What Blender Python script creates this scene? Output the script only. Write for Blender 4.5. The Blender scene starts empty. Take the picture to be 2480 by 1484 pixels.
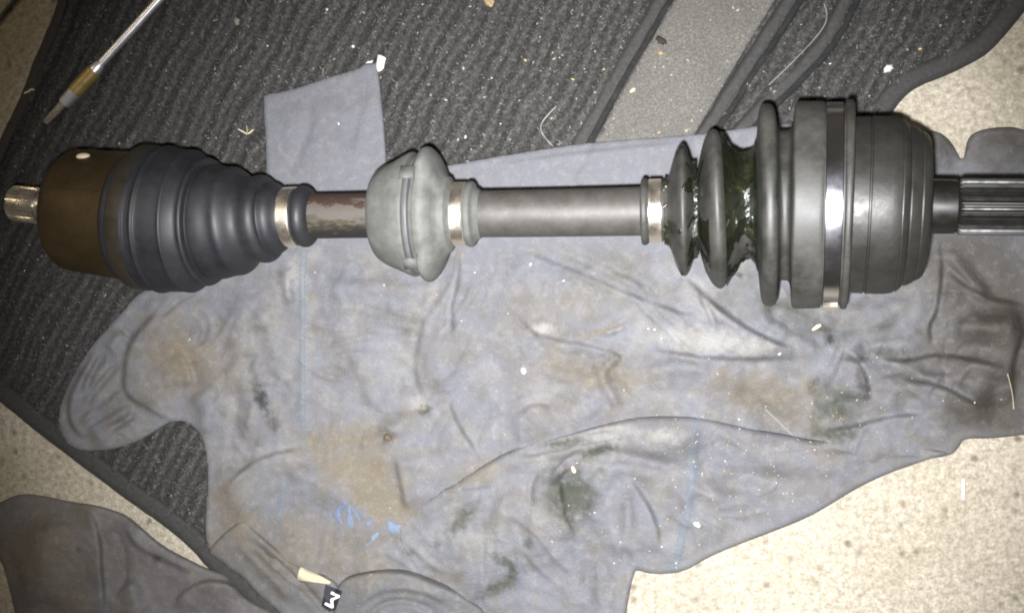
import bpy, math, random
import numpy as np
from mathutils import Vector, Matrix

# ------------------------------------------------------------------ camera, light, exposure
F = 2480.0                      # focal length in photo units (photo is 2480 x 1484 units here)
CX, CY = 1240.0, 742.0
HC = 0.53                       # camera height above the concrete, metres
NADIR = (1600.0, 690.0)         # where straight-down falls in the picture: the phone is tilted to the left

scene = bpy.context.scene
COL = scene.collection
_d = Vector(((NADIR[0] - CX) / F, -(NADIR[1] - CY) / F, -1.0)).normalized()
ROT = _d.rotation_difference(Vector((0, 0, -1))).to_matrix()
RN = np.array(ROT)
cam = bpy.data.cameras.new('camera')
cam.sensor_width = 36.0
cam.lens = 36.0 * F / 2480.0
cam.clip_start = 0.01
cam.clip_end = 50
cam_ob = bpy.data.objects.new('camera', cam)
COL.objects.link(cam_ob)
cam_ob.matrix_world = Matrix.Translation((0, 0, HC)) @ ROT.to_4x4()
scene.camera = cam_ob

world = bpy.data.worlds.new('World')
scene.world = world
world.use_nodes = True
wb = world.node_tree.nodes['Background']
wb.inputs[0].default_value = (1.0, 0.88, 0.72, 1)
wb.inputs[1].default_value = 0.10

def aim(ob, target):
    ob.rotation_euler = (Vector(target) - ob.location).to_track_quat('-Z', 'Y').to_euler()

# the phone's flash: a small lamp next to the lens
fl = bpy.data.lights.new('phone_flash', 'SPOT')
fl.energy = 43.0
fl.color = (0.96, 0.965, 1.0)
fl.spot_size = math.radians(69)
fl.spot_blend = 1.0
fl.shadow_soft_size = 0.006
fl_ob = bpy.data.objects.new('phone_flash', fl)
COL.objects.link(fl_ob)
fl_ob.location = Vector((0, 0, HC)) + ROT @ Vector((-0.008, -0.017, 0.0))

# a dim warm bulb high up in the garage
bl = bpy.data.lights.new('garage_bulb', 'AREA')
bl.shape = 'DISK'
bl.size = 0.25
bl.energy = 3.0
bl.color = (1.0, 0.78, 0.5)
bl_ob = bpy.data.objects.new('garage_bulb', bl)
COL.objects.link(bl_ob)
bl_ob.location = (-1.30, 0.66, 1.70)
aim(bl_ob, (0, 0, 0))

vs = scene.view_settings
vs.view_transform = 'Standard'
vs.look = 'None'
vs.exposure = 0.25
vs.gamma = 1.0
vs.use_curve_mapping = False
scene.cycles.filter_width = 2.0

# ------------------------------------------------------------------ geometry helpers
def unproj(u, v, z):
    """photo units -> points on the horizontal plane(s) at height z"""
    u = np.asarray(u, float); v = np.asarray(v, float); z = np.asarray(z, float)
    d = np.stack([(u - CX) / F, -(v - CY) / F, -np.ones_like(u)], -1) @ RN.T
    t = (z - HC) / d[..., 2]
    return np.stack([d[..., 0] * t, d[..., 1] * t, HC + d[..., 2] * t], -1)

def P(u, v, z):
    return Vector(unproj(np.array([u]), np.array([v]), np.array([z]))[0])

def unit_scale(p):
    """metres per photo unit at world point p"""
    c = RN.T @ (np.array(p) - np.array([0, 0, HC]))
    return -c[2] / F

fl_aim = P(1400, 890, 0.0)
aim(fl_ob, fl_aim)

rng = np.random.default_rng(7)
_LAT = rng.random((257, 257))
def vnoise(x, y):
    xi = np.floor(x).astype(int); yi = np.floor(y).astype(int)
    fx = x - xi; fy = y - yi
    fx = fx * fx * (3 - 2 * fx); fy = fy * fy * (3 - 2 * fy)
    xi &= 255; yi &= 255
    a = _LAT[yi, xi]; b = _LAT[yi, xi + 1]; c = _LAT[yi + 1, xi]; d = _LAT[yi + 1, xi + 1]
    return (a * (1 - fx) + b * fx) * (1 - fy) + (c * (1 - fx) + d * fx) * fy
def fbm(x, y, o=4):
    s = 0; a = 0.5; n = 0
    for i in range(o):
        s = s + a * vnoise(x + 17.3 * i, y + 9.1 * i); n += a
        x = x * 2.03; y = y * 2.03; a *= 0.5
    return s / n
def sst(a, b, x):
    t = np.clip((x - a) / (b - a), 0, 1)
    return t * t * (3 - 2 * t)

def chaikin(pts, it=2, closed=True):
    p = np.array(pts, float)
    for _ in range(it):
        if closed:
            q = np.roll(p, -1, 0)
            p = np.stack([0.75 * p + 0.25 * q, 0.25 * p + 0.75 * q], 1).reshape(-1, 2)
        else:
            a, b = p[:-1], p[1:]
            m = np.stack([0.75 * a + 0.25 * b, 0.25 * a + 0.75 * b], 1).reshape(-1, 2)
            p = np.vstack([p[:1], m, p[-1:]])
    return p

def poly_sdf(poly, u, v):
    """signed distance (positive inside) and nearest boundary point"""
    sh = u.shape; u = u.ravel(); v = v.ravel()
    best = np.full(u.shape, 1e18); nx = np.zeros_like(u); ny = np.zeros_like(u)
    ins = np.zeros(u.shape, bool)
    n = len(poly)
    for i in range(n):
        ax, ay = poly[i]; bx, by = poly[(i + 1) % n]
        dx, dy = bx - ax, by - ay
        L = dx * dx + dy * dy + 1e-12
        t = np.clip(((u - ax) * dx + (v - ay) * dy) / L, 0, 1)
        qx = ax + t * dx; qy = ay + t * dy
        d = (u - qx) ** 2 + (v - qy) ** 2
        m = d < best
        best[m] = d[m]; nx[m] = qx[m]; ny[m] = qy[m]
        c = (ay > v) != (by > v)
        if abs(dy) > 1e-12:
            xc = ax + (v - ay) * dx / dy
            ins ^= c & (u < xc)
    d = np.sqrt(best); d[~ins] *= -1
    return d.reshape(sh), nx.reshape(sh), ny.reshape(sh)

def line_dist(path, u, v):
    """distance, signed side (positive = right hand of the path as drawn), 0..1 position along"""
    best = np.full(u.shape, 1e18); sd = np.zeros_like(u); tt = np.zeros_like(u)
    p = np.array(path, float)
    seg = np.hypot(*(p[1:] - p[:-1]).T); cum = np.concatenate([[0], np.cumsum(seg)]); tot = cum[-1]
    for i in range(len(p) - 1):
        ax, ay = p[i]; dx, dy = p[i + 1] - p[i]
        L = dx * dx + dy * dy + 1e-12
        t = np.clip(((u - ax) * dx + (v - ay) * dy) / L, 0, 1)
        ex = u - (ax + t * dx); ey = v - (ay + t * dy)
        d = ex * ex + ey * ey
        m = d < best
        best[m] = d[m]
        s = np.sign(dx * ey - dy * ex)
        sd[m] = s[m]; tt[m] = ((cum[i] + t * seg[i]) / tot)[m]
    d = np.sqrt(best)
    return d, d * sd, tt

def mesh_obj(name, verts, faces, mat, parent=None, colors=None, smooth=True, sharp=None):
    me = bpy.data.meshes.new(name)
    verts = np.asarray(verts, np.float32)
    if isinstance(faces, np.ndarray):
        k = faces.shape[1]
        me.vertices.add(len(verts)); me.vertices.foreach_set('co', verts.ravel())
        me.loops.add(faces.size); me.loops.foreach_set('vertex_index', faces.astype(np.int32).ravel())
        me.polygons.add(len(faces))
        me.polygons.foreach_set('loop_start', np.arange(0, faces.size, k, dtype=np.int32))
        me.update(calc_edges=True); me.validate()
    else:
        me.from_pydata(verts.tolist(), [], faces)
    if smooth:
        me.polygons.foreach_set('use_smooth', np.ones(len(me.polygons), bool))
    if sharp:
        me.set_sharp_from_angle(angle=math.radians(sharp))
    if colors is not None:
        at = me.color_attributes.new('Col', 'FLOAT_COLOR', 'POINT')
        c = np.ones((len(me.vertices), 4), np.float32); c[:, :3] = colors
        at.data.foreach_set('color', c.ravel())
    me.materials.append(mat)
    ob = bpy.data.objects.new(name, me)
    COL.objects.link(ob)
    if parent:
        ob.parent = parent
        ob.matrix_parent_inverse = Matrix.Translation(-_world_loc(parent))
    return ob

def _world_loc(o):
    return o.location.copy() if o.parent is None else Vector((0, 0, 0))

def thing(name, label, cat, loc, group=None):
    o = bpy.data.objects.new(name, None)
    o.empty_display_size = 0.02
    o.location = loc
    COL.objects.link(o)
    return tag(o, label, cat, group)

def tag(o, label=None, cat=None, group=None, kind=None):
    if label: o['label'] = label
    if cat: o['category'] = cat
    if group: o['group'] = group
    if kind: o['kind'] = kind
    return o

def sheet(name, poly, zfun, step, mat, parent=None, colfun=None, thick=0.0012, it=2):
    """a sheet of cloth / carpet: the outline filled with a fine grid, each vertex at its own height, with an edge of real thickness"""
    poly = chaikin(poly, it) if it else np.array(poly, float)
    x0, y0 = poly.min(0) - step; x1, y1 = poly.max(0) + step
    gu, gv = np.meshgrid(np.arange(x0, x1 + step, step), np.arange(y0, y1 + step, step))
    sd, nx, ny = poly_sdf(poly, gu, gv)
    ins = sd > 0
    cell = ins[:-1, :-1] | ins[1:, :-1] | ins[:-1, 1:] | ins[1:, 1:]
    out = ~ins
    gu = np.where(out, nx, gu); gv = np.where(out, ny, gv); sd = np.where(out, 0, sd)
    H, W = gu.shape
    idx = np.arange(H * W).reshape(H, W)
    f = np.stack([idx[:-1, :-1][cell], idx[1:, :-1][cell], idx[1:, 1:][cell], idx[:-1, 1:][cell]], 1)
    used = np.unique(f)
    remap = -np.ones(H * W, int); remap[used] = np.arange(len(used))
    f = remap[f]
    u = gu.ravel()[used]; v = gv.ravel()[used]; s = sd.ravel()[used]
    z = zfun(u, v, s)
    xyz = unproj(u, v, z)
    # real edge
    e = np.concatenate([f[:, [0, 1]], f[:, [1, 2]], f[:, [2, 3]], f[:, [3, 0]]])
    key = np.sort(e, 1); kk = key[:, 0] * 10 ** 7 + key[:, 1]
    _, inv, cnt = np.unique(kk, return_inverse=True, return_counts=True)
    be = e[cnt[inv] == 1]
    bv = np.unique(be)
    low = xyz[bv].copy(); low[:, 2] -= thick
    m2 = -np.ones(len(u), int); m2[bv] = np.arange(len(bv)) + len(u)
    sk = np.stack([be[:, 1], be[:, 0], m2[be[:, 0]], m2[be[:, 1]]], 1)
    allv = np.vstack([xyz, low]); allf = np.vstack([f, sk])
    col = None
    if colfun:
        c = colfun(u, v, s); col = np.vstack([c, c[bv]])
    return mesh_obj(name, allv, allf, mat, parent, col)

def ribbon(name, path, w, h, zbase, mat, parent, n=7, wav=0.0, closed_end=True, it=2):
    """a rounded strip of rubber swept along a path (photo units); w = full width in units, h = height in metres"""
    p = chaikin(path, it, False)
    t = np.gradient(p, axis=0); t /= np.hypot(t[:, 0], t[:, 1])[:, None] + 1e-9
    nrm = np.stack([-t[:, 1], t[:, 0]], 1)
    a = np.linspace(-1, 1, n)
    U = p[:, None, 0] + nrm[:, None, 0] * a[None] * w / 2
    V = p[:, None, 1] + nrm[:, None, 1] * a[None] * w / 2
    if wav:
        U = U + (vnoise(U * .05, V * .05) - .5) * wav
    Z = zbase + h * np.sqrt(np.clip(1 - np.abs(a) ** 3.5, 0, 1))[None] * np.ones((len(p), 1))
    Z[:, 0] -= 0.002; Z[:, -1] -= 0.002
    xyz = unproj(U, V, Z).reshape(-1, 3)
    idx = np.arange(len(p) * n).reshape(len(p), n)
    f = np.stack([idx[:-1, :-1], idx[1:, :-1], idx[1:, 1:], idx[:-1, 1:]], -1).reshape(-1, 4)
    return mesh_obj(name, xyz, f, mat, parent)

def tube(name, pts, rad, mat, parent=None, n=6, taper=False, seg=None):
    pts = [Vector(p) for p in pts]
    V, Fc = [], []
    m = len(pts)
    for i, p in enumerate(pts):
        t = (pts[min(i + 1, m - 1)] - pts[max(i - 1, 0)]).normalized()
        up = Vector((0, 0, 1)) if abs(t.z) < .9 else Vector((1, 0, 0))
        a = t.cross(up).normalized(); b = a.cross(t)
        r = rad[i] if hasattr(rad, '__len__') else rad
        if taper: r *= 0.35 + 0.65 * math.sin(math.pi * (i + .6) / (m + .2))
        for k in range(n):
            q = 2 * math.pi * k / n
            V.append(p + a * math.cos(q) * r + b * math.sin(q) * r)
    for i in range(m - 1):
        for k in range(n):
            Fc.append((i * n + k, i * n + (k + 1) % n, (i + 1) * n + (k + 1) % n, (i + 1) * n + k))
    Fc.append(tuple(range(n))[::-1]); Fc.append(tuple(range((m - 1) * n, m * n)))
    return mesh_obj(name, [tuple(v) for v in V], Fc, mat, parent, sharp=40)

# ------------------------------------------------------------------ materials
class NT:
    def __init__(s, name):
        s.m = bpy.data.materials.new(name); s.m.use_nodes = True
        s.t = s.m.node_tree; s.b = s.t.nodes['Principled BSDF']
        s.geo = None
    def n(s, typ, **kw):
        x = s.t.nodes.new(typ)
        for k, v in kw.items(): setattr(x, k, v)
        return x
    def link(s, a, b): s.t.links.new(a, b)
    def pos(s):
        if not s.geo: s.geo = s.n('ShaderNodeNewGeometry')
        return s.geo.outputs['Position']
    def noise(s, scale, detail=4, rough=.55, vec=None):
        x = s.n('ShaderNodeTexNoise'); x.inputs['Scale'].default_value = scale
        x.inputs['Detail'].default_value = detail; x.inputs['Roughness'].default_value = rough
        s.link(vec or s.pos(), x.inputs['Vector'])
        return x.outputs['Fac']
    def voro(s, scale, feature='F1', vec=None, out='Distance'):
        x = s.n('ShaderNodeTexVoronoi', feature=feature); x.inputs['Scale'].default_value = scale
        s.link(vec or s.pos(), x.inputs['Vector'])
        return x.outputs[out]
    def ramp(s, fac, stops, interp='LINEAR'):
        x = s.n('ShaderNodeValToRGB'); r = x.color_ramp; r.interpolation = interp
        while len(r.elements) < len(stops): r.elements.new(.5)
        for e, (p, c) in zip(r.elements, stops):
            e.position = p
            e.color = (c, c, c, 1) if not hasattr(c, '__len__') else (*c, 1)
        s.link(fac, x.inputs[0]); return x.outputs[0]
    def mix(s, fac, a, b, typ='MIX'):
        x = s.n('ShaderNodeMix', data_type='RGBA', blend_type=typ)
        for i, q in ((0, fac), (6, a), (7, b)):
            if hasattr(q, 'is_output'): s.link(q, x.inputs[i])
            elif hasattr(q, '__len__'): x.inputs[i].default_value = (*q, 1)
            else: x.inputs[i].default_value = q
        return x.outputs[2]
    def bump(s, h, strength, dist):
        x = s.n('ShaderNodeBump'); x.inputs['Strength'].default_value = strength
        x.inputs['Distance'].default_value = dist
        s.link(h, x.inputs['Height']); s.link(x.outputs[0], s.b.inputs['Normal'])
    def set(s, **kw):
        for k, v in kw.items():
            k = k.replace('_', ' ')
            i = s.b.inputs[k]
            if hasattr(v, 'is_output'): s.link(v, i)
            elif hasattr(v, '__len__'): i.default_value = (*v, 1)
            else: i.default_value = v

def m_concrete():
    t = NT('speckled_concrete')
    big = t.noise(16, 6, .65); mid = t.noise(300, 5, .75); fine = t.noise(620, 3, .7)
    base = t.ramp(big, [(.3, (.34, .30, .225)), (.5, (.42, .375, .29)), (.7, (.49, .445, .355))])
    c = t.mix(t.ramp(mid, [(.34, .8), (.56, 0.0)]), base, (.20, .172, .125))
    c = t.mix(t.ramp(mid, [(.56, 0.0), (.74, .7)]), c, (.62, .57, .46))
    v = t.voro(150, out='Color'); d = t.voro(150)
    sp = t.n('ShaderNodeSeparateColor'); t.link(v, sp.inputs[0])
    dark = t.n('ShaderNodeMath', operation='MULTIPLY')
    t.link(t.ramp(sp.outputs[0], [(.45, 0.0), (.95, .95)]), dark.inputs[0])
    t.link(t.ramp(d, [(.10, 1.0), (.40, 0.0)]), dark.inputs[1])
    dk = t.mix(.6, dark.outputs[0], dark.outputs[0])
    c = t.mix(dark.outputs[0], c, (.13, .105, .075))
    c = t.mix(t.ramp(fine, [(.40, .35), (.60, 0.0)]), c, (.13, .105, .07))
    t.set(Base_Color=c, Roughness=.85)
    t.bump(t.noise(420, 5, .75), .7, .0014)
    return t.m

def m_cloth(name='jersey_cloth', rough=.95):
    t = NT(name)
    a = t.n('ShaderNodeVertexColor', layer_name='Col')
    f = t.noise(900, 2, .6); g = t.noise(70, 5, .7); g2 = t.noise(240, 4, .7)
    c = t.mix(t.ramp(g, [(.30, .25), (.58, 0.0)]), a.outputs[0], t.mix(.55, a.outputs[0], (.085, .072, .05)))
    c = t.mix(t.ramp(g2, [(.50, 0.0), (.80, .25)]), c, (.30, .28, .25))
    c = t.mix(t.ramp(f, [(.3, .30), (.65, 0.0)]), c, t.mix(.5, c, (.03, .03, .035)))
    t.set(Base_Color=c, Roughness=rough)
    t.b.inputs['Specular IOR Level'].default_value = .12
    t.bump(f, .55, .0007)
    return t.m

def m_carpet():
    t = NT('black_ribbed_carpet')
    f = t.noise(520, 4, .75); g = t.noise(60, 4, .7)
    c = t.ramp(f, [(.30, (.016, .016, .016)), (.50, (.041, .040, .038)), (.62, (.074, .070, .063)), (.76, (.125, .116, .10))])
    c = t.mix(t.ramp(g, [(.45, 0.0), (.75, .4)]), c, (.040, .037, .032))
    t.set(Base_Color=c, Roughness=.95); t.b.inputs['Specular IOR Level'].default_value = .15
    t.bump(f, .5, .0008)
    return t.m

def m_col(name, rough=.9):
    t = NT(name)
    a = t.n('ShaderNodeVertexColor', layer_name='Col')
    t.set(Base_Color=a.outputs[0], Roughness=rough)
    return t.m

def m_simple(name, col, rough=.5, metal=0.0, var=.35, scale=120, bump=.0, bscale=500, spec=.5, dark=None):
    t = NT(name)
    g = t.noise(scale, 5, .65)
    c = t.mix(t.ramp(g, [(.35, var), (.65, 0.0)]), col, dark or tuple(x * .45 for x in col))
    r = t.ramp(t.noise(scale * 1.7, 4), [(.3, max(0, rough - .1)), (.7, min(1, rough + .12))])
    t.set(Base_Color=c, Roughness=r, Metallic=metal)
    t.b.inputs['Specular IOR Level'].default_value = spec
    if bump: t.bump(t.noise(bscale, 3), bump, .0006)
    return t.m

def m_pad():
    t = NT('dusty_rubber_pad')
    f = t.noise(900, 3, .75); g = t.noise(28, 4, .6)
    c = t.ramp(f, [(.3, (.052, .048, .042)), (.5, (.085, .08, .07)), (.72, (.17, .155, .13))])
    c = t.mix(t.ramp(g, [(.35, .45), (.65, 0.0)]), c, (.05, .047, .042))
    t.set(Base_Color=c, Roughness=.85); t.bump(f, .35, .0005)
    return t.m

def m_housing():
    t = NT('brown_painted_housing')
    g = t.noise(60, 5, .6); f = t.noise(420, 4, .6)
    c = t.ramp(g, [(.3, (.036, .0235, .0095)), (.7, (.064, .043, .018))])
    c = t.mix(t.ramp(f, [(.62, 0.0), (.8, .5)]), c, (.060, .030, .012))
    t.set(Base_Color=c, Roughness=.46, Metallic=.55); t.bump(f, .3, .0007)
    return t.m

def m_shaft_worn():
    t = NT('worn_painted_shaft')
    mp = t.n('ShaderNodeMapping'); t.link(t.pos(), mp.inputs[0]); mp.inputs['Scale'].default_value = (.45, 1.3, 1.3)
    g = t.noise(150, 5, .7, mp.outputs[0]); h = t.noise(230, 5, .7, mp.outputs[0])
    sep = t.n('ShaderNodeSeparateXYZ'); t.link(t.pos(), sep.inputs[0])
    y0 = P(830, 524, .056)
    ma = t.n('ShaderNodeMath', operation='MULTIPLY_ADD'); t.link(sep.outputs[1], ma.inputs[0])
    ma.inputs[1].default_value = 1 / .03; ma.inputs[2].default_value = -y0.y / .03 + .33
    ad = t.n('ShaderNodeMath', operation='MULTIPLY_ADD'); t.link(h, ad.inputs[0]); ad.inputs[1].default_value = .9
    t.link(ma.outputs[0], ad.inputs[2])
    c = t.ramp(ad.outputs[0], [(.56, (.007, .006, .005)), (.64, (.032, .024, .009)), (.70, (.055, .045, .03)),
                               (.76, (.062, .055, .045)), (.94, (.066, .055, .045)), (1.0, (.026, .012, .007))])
    c = t.mix(t.ramp(g, [(.32, .8), (.46, 0.0)]), c, (.02, .017, .012))
    t.set(Base_Color=c, Roughness=.75, Metallic=.0); t.bump(g, .3, .0006)
    return t.m

def m_shaft():
    t = NT('dull_steel_shaft')
    g = t.noise(110, 5, .7); h = t.noise(420, 3, .6)
    c = t.ramp(g, [(.3, (.046, .043, .037)), (.7, (.080, .076, .068))])
    c = t.mix(t.ramp(h, [(.62, 0.0), (.76, .6)]), c, (.10, .085, .065))
    t.set(Base_Color=c, Roughness=.58, Metallic=.35); t.bump(h, .15, .0004)
    return t.m

def m_boot(name, col, dusty=.3):
    t = NT(name)
    g = t.noise(38, 7, .75); f = t.noise(600, 3)
    c = t.mix(t.ramp(g, [(.38, 0.0), (.75, dusty)]), col, (.085, .08, .07))
    r = t.ramp(g, [(.3, .46), (.7, .66)])
    t.set(Base_Color=c, Roughness=r); t.bump(f, .08, .0004)
    return t.m

def m_damper():
    t = NT('chalky_grey_rubber')
    g = t.noise(45, 5, .65); f = t.noise(90, 6, .75)
    c = t.ramp(g, [(.3, (.062, .062, .056)), (.7, (.112, .112, .102))])
    c = t.mix(t.ramp(f, [(.30, .6), (.58, 0.0)]), c, (.050, .049, .042))
    t.set(Base_Color=c, Roughness=.75); t.bump(f, .15, .0005)
    return t.m

def m_grease():
    t = NT('green_grease')
    g = t.noise(160, 4, .7)
    c = t.ramp(g, [(.3, (.004, .005, .003)), (.6, (.011, .0125, .006)), (.8, (.030, .031, .013))])
    t.set(Base_Color=c, Roughness=.24); t.b.inputs['Specular IOR Level'].default_value = .6
    t.bump(t.noise(420, 4), .6, .0015)
    return t.m

M = dict(
    concrete=m_concrete(), cloth=m_cloth(), carpet=m_carpet(), pile=m_col('carpet_fibre'), lintm=m_col('dry_lint', .8), pad=m_pad(),
    rubber=m_simple('black_rubber_edging', (.034, .032, .029), .85, var=.6, scale=420, bump=.6),
    groove=m_simple('black_groove_rubber', (.006, .006, .006), .9),
    housing=m_housing(), shaft=m_shaft(), worn=m_shaft_worn(),
    boot=m_boot('blue_black_rubber', (.007, .0075, .010), .12), oboot=m_boot('green_black_rubber', (.015, .015, .012), .55),
    joint=m_simple('dark_joint_steel', (.032, .030, .026), .47, .40, .5, 90, .1),
    black=m_simple('black_oily_steel', (.010, .009, .0075), .42, .2),
    steel=m_simple('bare_steel', (.66, .63, .58), .30, 1.0, .4, 200),
    chrome=m_simple('bright_clamp_band', (.93, .86, .74), .34, 1.0, .15, 90),
    chrome2=m_simple('polished_chrome', (.80, .79, .80), .36, .85, .12, 60),
    amber=m_simple('amber_brass', (.36, .26, .10), .42, .6, .5, 150),
    band=m_simple('dark_clamp_band', (.40, .40, .44), .21, 1.0, .12, 30),
    damper=m_damper(), grease=m_grease(),
    cream=m_simple('cream_tape', (.40, .355, .235), .8, var=.2), navy=m_simple('black_tag', (.012, .012, .02), .7),
    white=m_simple('white_print', (.82, .82, .82), .7, var=.1), blue=m_simple('light_blue_print', (.115, .145, .205), .8, var=.6, scale=300),
    seam=m_simple('seam_cloth', (.140, .144, .153), .95, var=.5, scale=160),
    stitch=m_simple('blue_stitch_thread', (.075, .105, .135), .85, var=.3), chip=m_simple('white_chip', (.74, .73, .71), .6, var=.15),
    grain=m_simple('pale_straw', (.66, .55, .36), .6, var=.3), tan=m_simple('tan_flake', (.30, .22, .11), .7),
    thread=m_simple('white_thread', (.24, .235, .22), .8), dkwood=m_simple('dark_strip', (.05, .045, .025), .7),
)

# ------------------------------------------------------------------ the floor
MATZ = 0.0080
MAT = [(160, -160), (144, 0), (107, 91), (80, 151), (53, 228), (20, 296), (-4, 345), (-60, 480), (-130, 640), (-150, 820), (-60, 925),
       (0, 973), (49, 1012), (103, 1057), (165, 1103), (247, 1165), (313, 1214), (371, 1254), (417, 1289), (466, 1330), (499, 1372),
       (560, 1420), (640, 1500), (720, 1570), (900, 1560), (1250, 1330), (1700, 1010), (1990, 700), (2080, 450), (2155, 281), (2185, 240), (2219, 211),
       (2300, 180), (2360, 150), (2396, 128), (2440, 80), (2480, 30), (2600, -120), (2600, -160)]
MATP = chaikin(MAT, 1)

g0 = unproj(np.array([-900, 3400, 3400, -900]), np.array([-700, -700, 2200, 2200]), np.zeros(4))
fl_mesh = mesh_obj('floor', g0, [(0, 1, 2, 3)], M['concrete'], smooth=False)
fl_mesh['kind'] = 'structure'
ribbon('floor_joint', [(-60, 110), (0, 45), (14, 25), (36, 0), (80, -60)], 12, .0022, .0, M['dkwood'], fl_mesh)

# ------------------------------------------------------------------ the car mat
ra = P(1623, 0, MATZ); rb = P(1429, 345, MATZ)
RDIR = (rb - ra).normalized(); RNRM = Vector((-RDIR.y, RDIR.x, 0))
PITCH = 0.0130
STRIPS = [[(1690, -130), (1601, 0), (1530, 122), (1474, 221), (1407, 345), (1340, 470)],
          [(1995, -120), (1914, 0), (1835, 123), (1716, 308), (1640, 430)],
          [(2085, -120), (2052, 0), (2006, 94), (1930, 180), (1850, 256), (1760, 350)]]
GROOVES = [[(1712, -130), (1623, 0), (1560, 110), (1505, 200), (1492, 226), (1429, 345), (1362, 470)],
           [(2020, -120), (1939, 0), (1860, 123), (1742, 308), (1664, 430)],
           [(2110, -120), (2077, 0), (2032, 94), (1955, 180), (1875, 256), (1785, 350)]]
PAD = [(1722, -150), (1634, 0), (1505, 224), (1441, 345), (1375, 470), (1600, 470), (1693, 305), (1875, 0), (1975, -150)]
PADP = chaikin(PAD, 1)

def rib_height(u, v):
    p = unproj(u, v, np.full(np.shape(u), MATZ))
    q = (p[..., 0] * RNRM.x + p[..., 1] * RNRM.y)
    w = q / PITCH + (vnoise(u * .012, v * .012) - .5) * .34 + (vnoise(u * .05, v * .05) - .5) * .10
    return .5 + .5 * np.cos(2 * math.pi * w)

def mat_z(u, v, s):
    edge = sst(2, 46, s)
    r = rib_height(u, v)
    z = MATZ * np.sqrt(sst(-1, 8, s)) + edge * (r * .0068 - .0050) + (fbm(u * .04, v * .04, 3) - .5) * .0010 * edge
    return z + (vnoise(u * .30, v * .30) - .5) * .0008 * edge
mat = thing('floor_mat', 'black ribbed carpet car mat with rubber pad, under the shirt and axle', 'floor mat', P(1000, 300, 0))
sheet('carpet', MAT, mat_z, 6, M['carpet'], mat, thick=.0070, it=1)
sheet('heel_pad', PAD, lambda u, v, s: MATZ + .0016 + .0007 * sst(0, 10, s) + (fbm(u * .02, v * .02) - .5) * .0008, 8, M['pad'], mat, it=1)
for st in STRIPS: ribbon('rubber_ridge', st, 38, .0024, MATZ - .0003, M['rubber'], mat, wav=7)
for gr in GROOVES: ribbon('groove', gr, 19, .0004, MATZ + .0019, M['groove'], mat, wav=3)
def inset(path, d):
    p = np.array(path, float); t = np.gradient(p, axis=0); t /= np.hypot(t[:, 0], t[:, 1])[:, None]
    return (p + np.stack([t[:, 1], -t[:, 0]], 1) * d).tolist()
iL = MAT[0:11]; iB = MAT[10:24]; iR = MAT[29:38]
ribbon('border', inset(iB, 23), 46, .0012, MATZ - .0002, M['rubber'], mat, wav=4)
ribbon('border', inset(iR, 26), 50, .0016, MATZ - .0002, M['rubber'], mat, wav=5)
ribbon('border', inset(iL, 14), 28, .0010, MATZ - .0002, M['rubber'], mat, wav=3)

# ------------------------------------------------------------------ the shirt: outlines, folds, stains and painted shade
S1 = [(341, 701), (287, 766), (226, 830), (188, 888), (161, 939), (141, 993), (141, 1037), (165, 1078), (199, 1092), (260, 1090), (321, 1075), (368, 1048),
      (402, 1024), (436, 1017), (463, 1027), (491, 1058), (503, 1119), (501, 1214), (495, 1268), (501, 1317), (520, 1345), (553, 1372), (590, 1398), (627, 1441),
      (685, 1490), (760, 1600), (1505, 1600), (1505, 1600), (1515, 1484), (1529, 1406), (1540, 1376), (1540, 1376), (1578, 1389), (1654, 1384), (1708, 1351), (1768, 1324), (1898, 1275),
      (1974, 1243), (2105, 1161), (2246, 1110), (2300, 1104), (2322, 1085), (2333, 1061), (2400, 1062), (2479, 1053), (2570, 1040), (2570, 340), (2479, 315),
      (2451, 307), (2389, 311), (2346, 327), (2338, 378), (2330, 392), (2322, 378), (2310, 354), (2287, 327), (2256, 315), (2216, 319), (2100, 330), (1960, 300),
      (1836, 304), (1712, 325), (1431, 345), (1343, 357), (1185, 382), (1087, 401), (960, 415), (935, 405), (935, 393), (926, 272), (915, 173), (911, 153), (911, 153), (882, 154), (866, 168),
      (803, 184), (707, 218), (647, 228), (638, 232), (638, 239), (641, 305), (647, 428), (640, 520), (560, 610), (440, 670)]
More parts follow.
